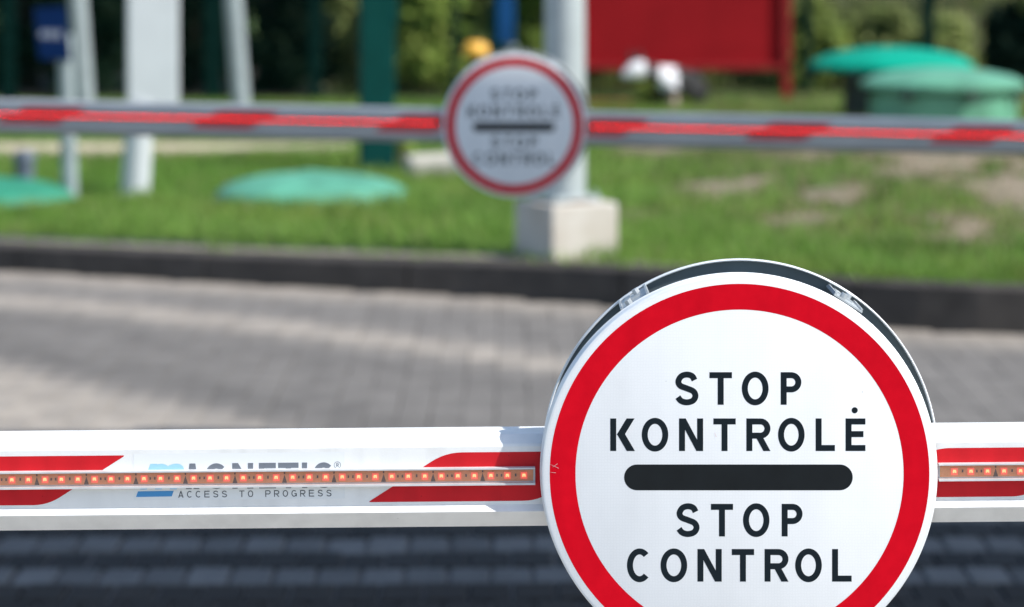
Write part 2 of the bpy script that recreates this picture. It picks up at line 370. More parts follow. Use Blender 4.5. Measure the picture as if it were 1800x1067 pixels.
# sandy path along the far side of the lawn, left
def path():
    xs = np.linspace(-8, -.75, 60); V = []; F = []
    for i, x in enumerate(xs):
        c = 18.05+.12*math.sin(x*1.3)+.10*(x+1); wd = .62*float(smooth01(-.7, -1.4, np.array(x)))+.04
        for s in (-1, -.4, .4, 1):
            y = c+s*wd; V.append((x, y, float(ground_h(np.array(x), np.array(y)))+(.012 if abs(s) < .9 else -.004)))
    for i in range(len(xs)-1):
        for j in range(3): F.append((i*4+j, i*4+4+j, i*4+5+j, i*4+1+j))
    tag(fast_mesh('sandy_path', V, F, mat('path_sand', (.50, .42, .31), .95, noise=.25, nscale=4)), kind='structure')
path()
# grass blades
def grass():
    N = 185000
    y = 10.0+(rng.random(N)**1.35)*12.2; x = (rng.random(N)-.5)*2*(.19*y+1.1)
    k = y-ky(x); D = dryness(x, y)
    onpath = (np.abs(y-(18.05+.10*(x+1))) < .55) & (x < -1.0)
    edge = smooth01(.16, .46, k)*smooth01(.15, .4, k)+.9*smooth01(-.4, 1.2, x)          # thinner next to the kerb on the left
    keep = (k > .07) & (rng.random(N) > D*.80) & ~onpath & (rng.random(N) < np.clip(edge, .12, 1))
    x, y, D, k = x[keep], y[keep], D[keep], k[keep]; n = len(x); z = ground_h(x, y)-.004
    cl = vnoise(x, y, 2.6, 21); cl2 = vnoise(x, y, .8, 22)
    tuft = ((x > 1.0) & (k < .35)) * smooth01(.55, .75, vnoise(x, y, 6, 30))
    h = (.028+.045*cl+.035*rng.random(n))*(1-.45*D)*(1+1.0*tuft); wd = (.0028+.003*rng.random(n))*(1+.10*(y-10)/3)
    a = rng.random(n)*2*np.pi; le = h*(.15+.75*rng.random(n)); b = rng.random(n)*2*np.pi
    p0 = np.c_[x-np.cos(a)*wd, y-np.sin(a)*wd, z]; p1 = np.c_[x+np.cos(a)*wd, y+np.sin(a)*wd, z]
    p2 = np.c_[x+np.cos(b)*le, y+np.sin(b)*le, z+h]
    V = np.stack([p0, p1, p2], 1).reshape(-1, 3); F = np.arange(3*n).reshape(-1, 3)
    g1 = np.array((.120, .255, .040)); g2 = np.array((.215, .335, .070)); g3 = np.array((.26, .22, .12))
    t = np.clip(.55*cl2+.5*rng.random(n)-.1, 0, 1)[:, None]; c = g1*(1-t)+g2*t
    s = (rng.random(n) < (.05+.55*smooth01(0, .6, D)+.26*smooth01(.4, 1.6, x)*smooth01(.7, 1.6, k)))[:, None]; ol = smooth01(.45, .8, vnoise(x, y, 1.3, 44)*.6+vnoise(x, y, 3.5, 45)*.4)[:, None]*.55; c = c*(1-ol)+np.array((.20, .24, .055))*ol
    dk = smooth01(.5, .85, vnoise(x, y, 1.9, 51))[:, None]*smooth01(.3, 1.2, x)[:, None]; c = c*(1-.35*dk)
    c = np.where(s, g3*(.7+.6*rng.random((n, 1))), c)
    c = c*(.75+.5*rng.random((n, 1)))
    tag(fast_mesh('grass', V, F, M['blade'], np.repeat(c, 3, 0)), kind='stuff')
grass()

# ------------------------------------------------------------------ lettering from strokes
def cat(pts, n=8):                             # Catmull-Rom through the points
    p = [pts[0]]+list(pts)+[pts[-1]]; out = []
    for i in range(1, len(p)-2):
        for k in range(n):
            t = k/n; a, b, c, d = (np.array(q) for q in p[i-1:i+3])
            out.append(.5*((2*b)+(-a+c)*t+(2*a-5*b+4*c-d)*t*t+(-a+3*b-3*c+d)*t**3))
    return out+[np.array(pts[-1])]
def arc(cx, cy, rx, ry, a0, a1, n=28):
    return [np.array((cx+rx*math.cos(math.radians(a0+(a1-a0)*i/n)), cy+ry*math.sin(math.radians(a0+(a1-a0)*i/n)))) for i in range(n+1)]
def glyph(ch, w, h, s):
    """closed or open centre lines and slanted bars, in metres, ink box w x h, stroke s"""
    e = s/2; L = []; B = []                    # L: polylines, B: (xb, yb, xt, yt, horizontal width)
    if ch == 'O': L.append(arc(w/2, h/2, w/2-e, h/2-e, 0, 360, 48))
    elif ch == 'C': L.append(arc(w/2+.02*w, h/2, w/2+.02*w-e, h/2-e, 47, 313, 44))
    elif ch == 'G':
        L.append(arc(w/2, h/2, w/2-e, h/2-e, 45, 345, 44)); L.append([(w*.55, h*.45), (w, h*.45)]); L.append([(w-e, h*.5), (w-e, h*.05)])
    elif ch == 'S':
        q = [(.93, .80), (.80, .945), (.52, 1.0), (.22, .94), (.06, .76), (.16, .60), (.50, .505), (.86, .40), (.98, .23), (.84, .06), (.50, 0), (.20, .055), (.03, .19)]
        L.append(cat([(e+a*(w-2*e), e+b*(h-2*e)) for a, b in q]))
    elif ch == 'T': L += [[(0, h-e), (w, h-e)], [(w/2, 0), (w/2, h-s)]]
    elif ch == 'I': L.append([(w/2, 0), (w/2, h)])
    elif ch == 'L': L += [[(e, 0), (e, h)], [(s, e), (w, e)]]
    elif ch == 'E': L += [[(e, 0), (e, h)], [(s, e), (w, e)], [(s, h-e), (w, h-e)], [(s, h*.52), (w*.9, h*.52)]]
    elif ch in 'PR':
        L.append([(e, 0), (e, h)]); r = (h*.62-s)/2; yc = h-e-r; rx = min(r, w*.62)
        L.append([(s, h-e)]+arc(w-e-rx, yc, rx, r, 90, -90, 22)+[(s, yc-r)])
        if ch == 'R': B.append((w-s*1.17, 0, w*.36, yc-r, s*1.17))
    elif ch == 'K':
        L.append([(e, 0), (e, h)]); B += [(s+.02*w, h*.50, w-s*1.35, h, s*1.32), (w-s*1.32, 0, s+.02*w, h*.53, s*1.35)]
    elif ch == 'N': L += [[(e, 0), (e, h)], [(w-e, 0), (w-e, h)]]; B.append((w-s*1.12, 0, 0, h, s*1.12))
    elif ch == 'A': B += [(0, 0, w/2-s*.55, h, s*1.1), (w-s*1.1, 0, w/2-s*.55, h, s*1.1)]; L.append([(w*.22, h*.27), (w*.78, h*.27)])
    return L, B
def ink(mb, ch, x, z, w, h, s, y, mi=0, shear=0, dy=.00004):
    L, B = glyph(ch, w, h, s); k = 0
    def put(q):
        nonlocal k
        yy = y-dy*k; mb.add([(x+a+shear*b, yy, z+b) for a, b in q], [tuple(range(len(q)))], mi)
    for l in L:
        l = [np.array(p, float) for p in l]; closed = np.linalg.norm(l[0]-l[-1]) < 1e-7; n = len(l); off = []
        for i in range(n):
            if closed: a = l[i-1] if i else l[-2]; b = l[i+1] if i < n-1 else l[1]
            else: a = l[max(i-1, 0)]; b = l[min(i+1, n-1)]
            d = (b-a)/np.linalg.norm(b-a); off.append(np.array((-d[1], d[0]))*s/2)
        vs = []
        for p, o in zip(l, off): vs += [p+o, p-o]
        yy = y-dy*k
        mb.add([(x+p[0]+shear*p[1], yy, z+p[1]) for p in vs], [(2*i, 2*i+1, 2*i+3, 2*i+2) for i in range(n-1)], mi); k += 1
    for xb, yb, xt, yt, bw in B: put([(xb, yb), (xb+bw, yb), (xt+bw, yt), (xt, yt)]); k += 1
def disc(mb, cx, cz, r, y, n=24, mi=0):
    mb.add([(cx+r*math.cos(2*math.pi*i/n), y, cz+r*math.sin(2*math.pi*i/n)) for i in range(n)], [tuple(range(n))], mi)
def word(name, letters, z, h, s, y, parent, m):
    mb = MB()
    for ch, x0, x1 in letters: ink(mb, ch, x0, z, x1-x0, h, s, y)
    return mb, mb.build(name, m, parent, recalc=False)

# ------------------------------------------------------------------ round stop signs
FR = .2015
def round_sign(loc, label):
    t = empty('round_stop_sign', loc, label, 'traffic sign', 'round stop signs on the barrier arms')
    # origin: centre of the front face; +y away from the camera
    fp = MB().lathe([(.0, 0), (.1985, 0), (.2005, .0006), (FR, .0022), (FR, .0150), (FR+.0012, .0165), (FR-.0015, .0172), (FR-.0025, .003), (0, .003)], n=160, axis='Y', cap=False)
    fp.m = [0 if i < 160*1 else 1 for i in range(len(fp.f))]
    fp.build('front_panel', [M['signface'], M['rim']], t, 35)
    ring = MB(); n = 160
    vs = [(r*math.cos(2*math.pi*i/n), -.00010, r*math.sin(2*math.pi*i/n)) for r in (.1667, .1929) for i in range(n)]
    ring.add(vs, [(i, (i+1) % n, n+(i+1) % n, n+i) for i in range(n)]); ring.build('red_border', M['redring'], t, recalc=False)
    bar = MB(); r = .0131; zc = -.0038; q = [(-.1042+r*c, s) for c, s in [(math.cos(math.radians(a)), r*math.sin(math.radians(a))) for a in range(90, 271, 9)]]
    q += [(.1019-r*math.cos(math.radians(a)), r*math.sin(math.radians(a))) for a in range(270, 89, -9)]
    bar.add([(a, -.00012, zc+b) for a, b in q], [tuple(range(len(q)))]); bar.build('black_bar', M['black'], t, recalc=False)
    S = .0061; H = .0331
    rows = [([('S', -.0663, -.0414), ('T', -.0306, -.0077), ('O', .0023, .0295), ('P', .0418, .0628)], .0700),
            ([('K', -.1314, -.1065), ('O', -.0994, -.0724), ('N', -.0615, -.0370), ('T', -.0266, -.0039), ('R', .0069, .0314), ('O', .0391, .0661), ('L', .0773, .0969), ('E', .1077, .1279)], .0230),
            ([('S', -.0651, -.0403), ('T', -.0291, -.0066), ('O', .0035, .0304), ('P', .0428, .0640)], -.0638),
            ([('C', -.1144, -.0898), ('O', -.0803, -.0532), ('N', -.0428, -.0181), ('T', -.0079, .0148), ('R', .0254, .0497), ('O', .0565, .0836), ('L', .0940, .1139)], -.1097)]
    for k, (lt, z) in enumerate(rows):
        mb = MB()
        for ch, a, b in lt:
            ov = .0006 if ch in 'OCS' else 0
            ink(mb, ch, a, z-ov, b-a, H+2*ov, S, -.00010, dy=.00002)
        if k == 1: disc(mb, .1170, .0644, .0031, -.00012)
        mb.build('lettering', M['ink'], t, recalc=False)
    # rear disc of the pair, its bare back towards us, and its bright folded rim
    ox, oz, R2, yb = .0078, .0005, .2072, .092
    bp = MB().lathe([(0, .0), (R2-.0024, .0), (R2-.0020, -.0045), (R2-.0010, -.0052), (R2, -.0045), (R2, .002), (R2-.004, .003), (0, .003)], (ox, yb, oz), 160, 'Y', cap=False)
    bp.m = [1 if 160 <= i < 160*5 else 0 for i in range(len(bp.f))]
    bp.build('rear_panel', [M['alu_in'], M['rim']], t, 35)
    for ang in (122.5, 57.5):
        a = math.radians(ang); c = Vector((math.cos(a)*.2022+ox*.5, 0, math.sin(a)*.2022)); u = Vector((-math.sin(a), 0, math.cos(a))); o = Vector((math.cos(a), 0, math.sin(a)))
        b = MB()
        def slab(cu, co, y0, y1, du, do):
            vs = [c+u*(cu+i*du)+o*(co+j*do)+Vector((0, y, 0)) for i in (-.5, .5) for j in (-.5, .5) for y in (y0, y1)]
            b.add(vs, [(0, 1, 3, 2), (4, 6, 7, 5), (0, 4, 5, 1), (2, 3, 7, 6), (0, 2, 6, 4), (1, 5, 7, 3)])
        slab(0, 0, .0175, .0885, .034, .0018); slab(.0155, .0014, .020, .088, .0022, .0030); slab(-.0155, .0014, .020, .088, .0022, .0030)
        slab(-.002, .0014, .046, .052, .012, .0026); slab(.006, .0012, .064, .088, .007, .0022)
        for du, yy in ((.006, .03), (-.005, .072)): b.tube(c+u*du+o*.001+Vector((0, yy, 0)), c+u*du+o*.0062+Vector((0, yy, 0)), .0036, n=8)
        b.build('clamp_bracket', M['bracket'], t)
    return t

# ------------------------------------------------------------------ barrier arms
PITCH = .0169
def barrier_arm(loc, slope, xl, xr, label, stripes, logo, gl, gr, led_mats, pcbm, group, paint='white'):
    t = empty('barrier_arm', loc, label, 'barrier', group, (0, -math.atan(slope), 0))
    half = [(-.020, .0398), (-.0225, .0393), (-.0345, .0318), (-.0360, .0292), (-.036, -.0300), (-.0415, -.0362), (-.0405, -.0375), (-.022, -.0552)]
    prof = half+[(-y, z) for y, z in reversed(half)]
    # small rounding of the long edges
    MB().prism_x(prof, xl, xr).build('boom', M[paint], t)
    yf = -.0362; zt, zb, wd, sl_ = .0237, -.0265, .174, .080
    def rounded(pts, rad):
        out = []; n = len(pts)
        for i in range(n):
            p = np.array(pts[i]); a = np.array(pts[i-1])-p; b = np.array(pts[(i+1) % n])-p
            a = a/np.linalg.norm(a); b = b/np.linalg.norm(b); r = rad[i]
            for k in range(7):
                q = k/6; out.append(p+a*r*(1-q)**2+b*r*q**2)
        return out
    for bl in stripes:                          # bl: x of the bottom left corner
        q = rounded([(bl, zb), (bl+wd, zb), (bl+wd+sl_, zt), (bl+sl_, zt)], (.003, .015, .003, .017))
        q = [(min(max(a, xl+.002), xr-.002), b) for a, b in q]
        MB().add([(a, yf, b) for a, b in q], [tuple(range(len(q)))]).build('red_stripe', M['redfilm'], t, recalc=False)
    # light strips: a white channel with a lit tape inside, one each side of the sign
    for x0, x1, first, step in ((xl, gl, gl-.0115, -PITCH), (gr, xr, gr+.0165, PITCH)):
        ch = MB()
        ch.box(((x0+x1)/2, -.0372, 0), (x1-x0, .0020, .0176))
        ch.box(((x0+x1)/2, -.04125, .00805), (x1-x0, .0061, .0015)); ch.box(((x0+x1)/2, -.04125, -.0078), (x1-x0, .0061, .0020))
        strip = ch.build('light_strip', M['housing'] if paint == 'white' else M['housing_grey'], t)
        tp = MB(); tp.box(((x0+x1)/2, -.03845, .0002), (x1-x0-.004, .0005, .0112)); n = int(abs((xr if step > 0 else xl)-first)/PITCH)
        for i in range(n):
            cx = first+step*(i+.5)
            if i % 3 == 0: tp.box((cx, -.0389, .0006), (.0016, .0006, .0028), mi=1)
            elif i % 3 == 1:
                for d in (-.0022, .0024): tp.box((cx+d, -.0389, .0004), (.0015, .0006, .0026), mi=1)
            else: tp.add([(cx-.0026, -.0388, -.0054), (cx+.0026, -.0388, -.0054), (cx, -.0388, .0030)], [(0, 1, 2)], 1); tp.box((cx, -.03882, .0046), (.0014, .0003, .002), mi=1)
        tp.build('circuit_tape', [pcbm, M['resistor']], strip)
        proto = None
        for i in range(min(n, 50)):
            if proto is None:
                b = MB(); b.box((0, -.0006, 0), (.0068, .0014, .0070), bev=.0004)
                for dx, dz, sx, sz in ((0, .0013, .0030, .0012), (-.0012, -.0002, .0011, .0022), (.0012, -.0002, .0011, .0022), (0, .0, .0009, .0016)): b.box((dx, -.0015-abs(dx)*.05, dz), (sx, .0003, sz), mi=1)
                proto = b.build('led', led_mats, strip); proto.location = (first, -.0388, .0002)
            else: copy_part(proto, strip, (first+step*i, -.0388, .0002))
        if n > 50:
            r = MB()
            for i in range(50, n): r.box((first+step*i, -.0394, .0002), (.0060, .0014, .0068)); r.box((first+step*i, -.0403, .0002), (.0030, .0004, .0034), mi=1)
            tag(r.build('led_row', led_mats, strip), kind='stuff')
        MB().box(((x0+x1)/2, -.0432, .0001), (x1-x0-.004, .0006, .0138)).build('clear_cover', M['clear'], strip)
    if logo:
        X = lambda px: (px-1300)*2.906/FPX/1.0-.0; Zz = lambda py, px=420: (841.3-.0089*(px-420)-py)*2.906/FPX
        x = lambda px: X(px)-.0005
        st = MB().add([(x(236), -.0361, Zz(798)), (x(608), -.0361, Zz(798)), (x(608), -.0361, Zz(880)), (x(236), -.0361, Zz(880))], [(0, 1, 2, 3)]).build('maker_sticker', M['film'], t, recalc=False)
        mb = MB(); y = -.0362; z0, h = Zz(861), .0262; s = .0054
        for ch, a, b in (('A', 328, 352), ('G', 362, 402), ('N', 410, 447), ('E', 457, 487), ('T', 491, 527), ('I', 533, 542), ('C', 552, 589)):
            ink(mb, ch, x(a), z0, x(b)-x(a), h, s, y)
        tg = MB()
        for i, ch in enumerate('ACCESS TO PROGRESS'):
            if ch != ' ': ink(tg, ch, x(314.5+i*15.35), Zz(876), .0054, .0068, .0009, y)
        mb.add([(x(595.5)+.0036*math.cos(a)*r, y, Zz(821)+.0036*math.sin(a)*r) for r in (1, .86) for a in [2*math.pi*i/20 for i in range(20)]], [(i, (i+1) % 20, 20+(i+1) % 20, 20+i) for i in range(20)])
        ink(mb, 'R', x(593.4), Zz(824), .0027, .0036, .0006, y)
        mb.build('lettering', M['grey_ink'], st, recalc=False); tg.build('lettering', M['tag_ink'], st, recalc=False)
        # the blue italic m and the blue bar
        mb = MB(); sh = .42; a0 = x(247); hh = .0262; ww = x(312)-x(247)
        kk = [0]
        def sk(q): kk[0] += 1; mb.add([(a0+a+sh*b, y-.000012*kk[0], z0+b) for a, b in q], [tuple(range(len(q)))])
        lg = .0072; r = (ww-lg)/4
        sk([(0, 0), (lg, 0), (lg, hh), (0, hh)])
        for c in (lg/2+r, lg/2+3*r):
            o = arc(c, hh-r-lg*.30, r+lg/2, r+lg*.30, 180, 0, 16); i_ = arc(c, hh-r-lg*.30, r-lg/2, r-lg*.5, 0, 180, 16)
            for k in range(16): sk([o[k], o[k+1], i_[15-k], i_[16-k]])
            sk([(c+r-lg/2, 0), (c+r+lg/2, 0), (c+r+lg/2, hh-r-lg*.3), (c+r-lg/2, hh-r-lg*.3)])
        mb.build('blue_emblem', M['glare_blue_ink'], st, recalc=False); mb = MB()
        mb.add([(x(240), y, Zz(875.5, 270)), (x(303), y, Zz(875, 270)), (x(306.5), y, Zz(865, 270)), (x(243.5), y, Zz(865.5, 270))], [(0, 1, 2, 3)])
        mb.build('blue_bar', M['blue_ink'], st, recalc=False)
    return t

SX, SY, SZ = .2312, 2.890, .9425
near_sign = round_sign((SX, SY, SZ), 'large sharp round STOP KONTROLĖ sign on the nearer sunlit barrier arm')
barrier_arm((SX, 2.9500, .9385), .0089, -1.45, 1.30, 'white sunlit barrier arm in front, with red stripes, a light strip and a maker sticker',
            [-1.38, -.881, -.379, .121, .621, 1.12], True, -.2075, .2050, [M['led_body'], M['led_core']], M['pcb'], 'barrier arms across the road')
for a, b in (((967, 816), (982, 823)), ((971, 821), (980, 815)), ((967, 830), (977, 831)), ((1256, 760), (1259, 768))):
    p0, p1 = P(*a, SY)-Vector((SX, SY, SZ)), P(*b, SY)-Vector((SX, SY, SZ)); d = (p1-p0).normalized(); nn = Vector((-d.z, 0, d.x))*.00022; o = Vector((0, -.0004, 0))
    MB().add([p0-nn*.4+o, p1-nn+o, p1+nn+o, p0+nn*.4+o], [(0, 1, 2, 3)]).build('scratch', M['scratch'], near_sign, recalc=False)
tx = .0064
round_sign((tx, 8.0, .9355), 'smaller shaded round stop sign on the farther barrier arm, before the lamp post')
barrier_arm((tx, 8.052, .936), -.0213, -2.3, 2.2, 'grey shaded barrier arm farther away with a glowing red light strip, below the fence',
            [-2.00, -1.460, -.915, -.395, .130, .645, 1.165, 1.685], False, -.2150, .2080, [M['led_far_body'], M['led_far']], M['pcb_far'], 'barrier arms across the road', 'white_shaded')

# ------------------------------------------------------------------ lamp post and its footing
TH = math.radians(29.5)
bx = Vector((.222, 11.70, 0)); gz = .125
MB().box((0, 0, .125), (.315, .315, .28), bev=.012)
fo = empty('concrete_footing', (bx.x, bx.y, gz), 'square pale concrete block in the grass under the lamp post', 'footing', rot=(0, 0, TH))
MB().box((0, 0, .105), (.312, .312, .27), bev=.012).build('block', M['concrete'], fo)
MB().lathe([(.115, .240), (.12, .246), (.105, .252)], n=20).build('rust_stain_plate', mat('rusty_plate', (.22, .12, .06), .8, noise=.5, nscale=25), fo)
lp = empty('lamp_post', (bx.x-.005, bx.y, gz+.246), 'tall pale grey round lamp post standing on a concrete block behind the farther sign', 'lamp post', rot=(0, 0, TH))
MB().tube((0, 0, 0), (0, 0, 5.2), .086, .066, n=40).build('shaft', M['galv'], lp, 40)
lb = MB(); lb.box((0, 0, .008), (.215, .215, .016))
for i in (-1, 1):
    for j in (-1, 1): lb.tube((i*.09, j*.09, .016), (i*.09, j*.09, .04), .008, n=8)
lb.build('base_plate', M['galv'], lp)
la = MB(); la.tube((0, 0, 5.1), (.9, -.5, 5.35), .035, n=12); la.build('arm', M['galv'], lp, 40)
lh = MB(); lh.box((1.1, -.62, 5.38), (.55, .22, .09), rz=-.5, bev=.02); lh.build('lamp_head', M['post_grey'], lp)

# ------------------------------------------------------------------ green tank covers lying in the grass
def H(x, y): return float(ground_h(np.array(x), np.array(y)))
def dome(px, py, Y, r, h, m, label):
    q = P(px, py, Y); z = H(q.x, Y)-.02
    t = empty('tank_cover', (q.x, Y, z), label, 'tank cover', 'green tank covers in the grass')
    pr = [(r*math.cos(a), .03+h*math.sin(a)**.9) for a in [math.pi/2*i/12 for i in range(13)]]
    MB().lathe([(r+.012, 0), (r+.012, .028)]+pr[:-1]+[(.001, pr[-1][1])], n=64).build('dome', m, t, 50)
    MB().lathe([(.07, .03+h-.004), (.07, .03+h+.006), (.02, .03+h+.012)], n=24).build('lift_cap', m, t, 50)
    for i in range(6):
        a = i*math.pi/3+.3; MB().tube((math.cos(a)*(r-.02), math.sin(a)*(r-.02), .03), (math.cos(a)*(r-.02), math.sin(a)*(r-.02), .045), .012, n=8).build('bolt', M['dark_rubber'], t)
dome(548, 343, 14.25, .485, .125, M['cover'], 'low domed green tank cover alone in the grass between white post and footing')
dome(-20, 341, 14.3, .43, .115, M['cover_deep'], 'green tank cover dome at the left edge beside the small bollard')
def raised(px, Y, r, zlid, hl, rb, mlid, mbody, label, off=0):
    x = (px-900)*Y/FPX; z = H(x, Y)-.02
    t = empty('raised_tank', (x, Y, z), label, 'tank', 'raised green tanks by the fence'); k = zlid-z
    MB().lathe([(rb, 0), (rb, k-.035), (rb-.03, k-.03), (rb-.03, k+.0)], n=64).build('riser', mbody, t, 40)
    MB().lathe([(r-.03, k-.002), (r, k-.004), (r+.004, k+.012), (r, k+.030), (r*.86, k+.030+hl*.42), (r*.62, k+.03+hl*.74), (r*.3, k+.03+hl*.95), (.002, k+.03+hl)], n=64).build('lid', mlid, t, 40)
    for i in range(8):
        a = i*math.pi/4+.2; MB().box((math.cos(a)*(r-.004), math.sin(a)*(r-.004), k-.03), (.05, .05, .055), rz=a, bev=.006).build('clasp', M['dark_rubber'], t)
raised(1657, 17.6, .505, .500, .085, .455, M['cover_pale'], M['cover_pale'], 'pale green raised round tank with a lid, in front of the teal one')
raised(1567, 19.6, .560, .515, .115, .33, M['cover_teal'], M['dark_rubber'], 'bright teal mushroom shaped tank lid on a dark riser, behind the pale green tank')

# ------------------------------------------------------------------ posts and signs at the left
q = P(236, 333, 14.65); z = H(q.x, q.y)-.02
wt = empty('white_pylon', (q.x, q.y, z), 'broad white pylon on a narrower round foot post, left of the domed cover', 'pylon')
MB().tube((0, 0, -.03), (.035, .0, .52), .073, n=28).build('foot_post', M['totem'], wt, 40)
MB().lathe([(.105, 0), (.10, .03), (.076, .045)], n=28).build('foot_collar', M['totem'], wt, 40)
pm = MB(); pm.box((.092, .02, 1.75), (.262, .12, 2.7), rz=.20, bev=.012); pm.build('panel_box', M['totem'], wt)
pm = MB(); pm.box((.092, .02, .392), (.275, .135, .03), rz=.20, bev=.006); pm.build('base_trim', M['post_grey'], wt)

q = P(124, 338, 14.45); z = H(q.x, q.y)-.02; T = P(114, 60, 14.45)
bs = empty('blue_sign_post', (q.x, q.y, z), 'navy blue sign with a pale line of print on a leaning grey post', 'sign')
MB().tube((0, 0, 0), (T.x-q.x, 0, T.z-z), .041, n=20).build('post', M['post_grey'], bs, 40)
c0 = P(91, 58, 14.40)-Vector((q.x, q.y, z)); pl = MB()
pl.plate([(c0.x-.088, c0.z+.125), (c0.x+.070, c0.z+.135), (c0.x+.098, c0.z-.140), (c0.x-.062, c0.z-.130)], -.06, .012); pl.build('sign_plate', M['navy'], bs)
pr = MB()
for i in range(9):
    xx = c0.x-.058+i*.0125; hh = .012+.006*((i*5) % 3)
    pr.plate([(xx, c0.z-.006-hh), (xx+.008, c0.z-.006-hh), (xx+.008, c0.z-.006+hh), (xx, c0.z-.006+hh)], -.0615, .001)
pr.build('printed_line', M['pale_ink'], bs)

for i, (pt, pb, lab) in enumerate(((137, 150, 'pale grey leaning steel pole overlapping the navy blue sign'), (410, 424, 'pale grey leaning steel pole right of the white pylon'))):
    Y = 19.2; b = P(pb+4, 215, Y); z = H(b.x, Y)-.02; tp = P(pt, 0, Y); d = (tp-Vector((b.x, Y, z)))
    t = empty('steel_pole', (b.x, Y, z), lab, 'pole', 'leaning steel poles')
    MB().tube((0, 0, 0), d*3.2, .064, .058, n=24).build('shaft', M['post_grey'], t, 40)
    MB().box((.03, 0, .03), (.34, .26, .05), bev=.01).build('base_plate', M['stone'], t)
    MB().lathe([(.09, .05), (.085, .12), (.068, .13)], n=20).build('collar', M['post_grey'], t, 40)
q = P(43, 318, 15.2); z = H(q.x, q.y)-.02
t = empty('bollard', (q.x, q.y, z), 'small blue grey bollard behind the left green dome', 'bollard')
MB().lathe([(.052, 0), (.052, .165)], n=24).build('shaft', M['bollard'], t, 40)
MB().lathe([(.060, .165), (.060, .195), (.045, .215), (.002, .222)], n=24).build('cap', M['bollard'], t, 40)
q = P(656, 292, 16.05); z = H(q.x, q.y)-.03
t = empty('teal_pillar', (q.x, q.y, z), 'thick dark teal pillar standing in the grass behind the domed cover', 'pillar')
MB().box((.02, 0, 1.5), (.195, .17, 3.0), rz=.12, bev=.012).build('shaft', M['teal'], t)
MB().box((.02, 0, .02), (.26, .24, .05), rz=.12, bev=.008).build('base_plate', M['teal'], t)
MB().box((.10, -.03, 1.12), (.07, .10, .5), rz=.12, bev=.01).build('control_box', M['teal'], t)
# blue narrow sign, yellow capped marker, red board
q = P(872, 205, 20.4); z = H(q.x, q.y)-.02
t = empty('narrow_blue_sign', (q.x, q.y, z), 'narrow upright blue sign on a dark teal post above the farther round sign', 'sign')
MB().box((-.005, .03, 1.1), (.075, .05, 2.2)).build('post', M['teal'], t)
c = P(888, 76, 20.35); MB().plate([(c.x-q.x-.055, c.z-z), (c.x-q.x+.07, c.z-z), (c.x-q.x+.07, c.z-z+1.1), (c.x-q.x-.055, c.z-z+1.1)], -.05, .03).build('sign_plate', M['blue'], t)
MB().box((c.x-q.x+.05, .0, c.z-z-.03), (.07, .04, .035), bev=.008).build('bracket', M['galv'], t)
q = P(836, 215, 19.6); z = H(q.x, q.y)-.02; c = P(836, 88, 19.6)
t = empty('yellow_marker', (q.x, q.y, z), 'yellow rounded cap showing above the farther sign, left of the narrow blue sign', 'marker')
MB().tube((0, 0, 0), (0, 0, c.z-z-.05), .03, n=14).build('stem', M['dark_rubber'], t, 40)
MB().lathe([(.070, -.05), (.090, -.034), (.092, .0), (.078, .038), (.045, .056), (.002, .060)], (0, 0, c.z-z), 28).build('cap', M['yellow'], t, 60)
Yb = 21.6; q = P(1208, 183, Yb); z = H(q.x, Yb)-.03
t = empty('red_board', (q.x, Yb, z), 'large plain red board on red legs between the lamp post and the tanks', 'board')
pb = lambda px, py: P(px, py, Yb)-Vector((q.x, Yb, z))
a, b = pb(1020, 118), pb(1374, 118)
MB().plate([(a.x, a.z), (b.x, b.z), (b.x, b.z+1.5), (a.x, a.z+1.5)], 0, .03).build('panel', M['redboard'], t)
fr = MB(); fr.box(((a.x+b.x)/2, -.012, a.z+.0), (b.x-a.x+.07, .06, .045), bev=.006); fr.box((b.x+.035, -.005, a.z+.79), (.07, .065, 1.53), bev=.006); fr.box((a.x-.035, -.005, a.z+.79), (.07, .065, 1.53), bev=.006); fr.build('frame', M['redframe'], t)
for xx in (a.x-.035, b.x+.035): MB().box((xx, 0, a.z/2-.01), (.065, .06, a.z-.03), bev=.006).build('leg', M['redframe'], t)
f0, f1 = pb(1022, 185), pb(1150, 185)
MB().box(((f0.x+f1.x)/2, -.12, f0.z+.01), (f1.x-f0.x, .10, .07), bev=.01).build('foot_rail', M['redframe'], t)
q = P(760, 296, 15.75); z = H(q.x, q.y)
st = MB(); st.box((0, 0, .055), (.30, .22, .15), rz=.15, bev=.03); o = st.build('pale_stone_block', M['stone']); o.location = (q.x, q.y, z-.01)
for v in o.data.vertices: v.co += Vector((rng.normal(0, .008), rng.normal(0, .008), rng.normal(0, .006)))
tag(o, 'pale rough stone block lying in the grass left of the farther sign', 'stone')

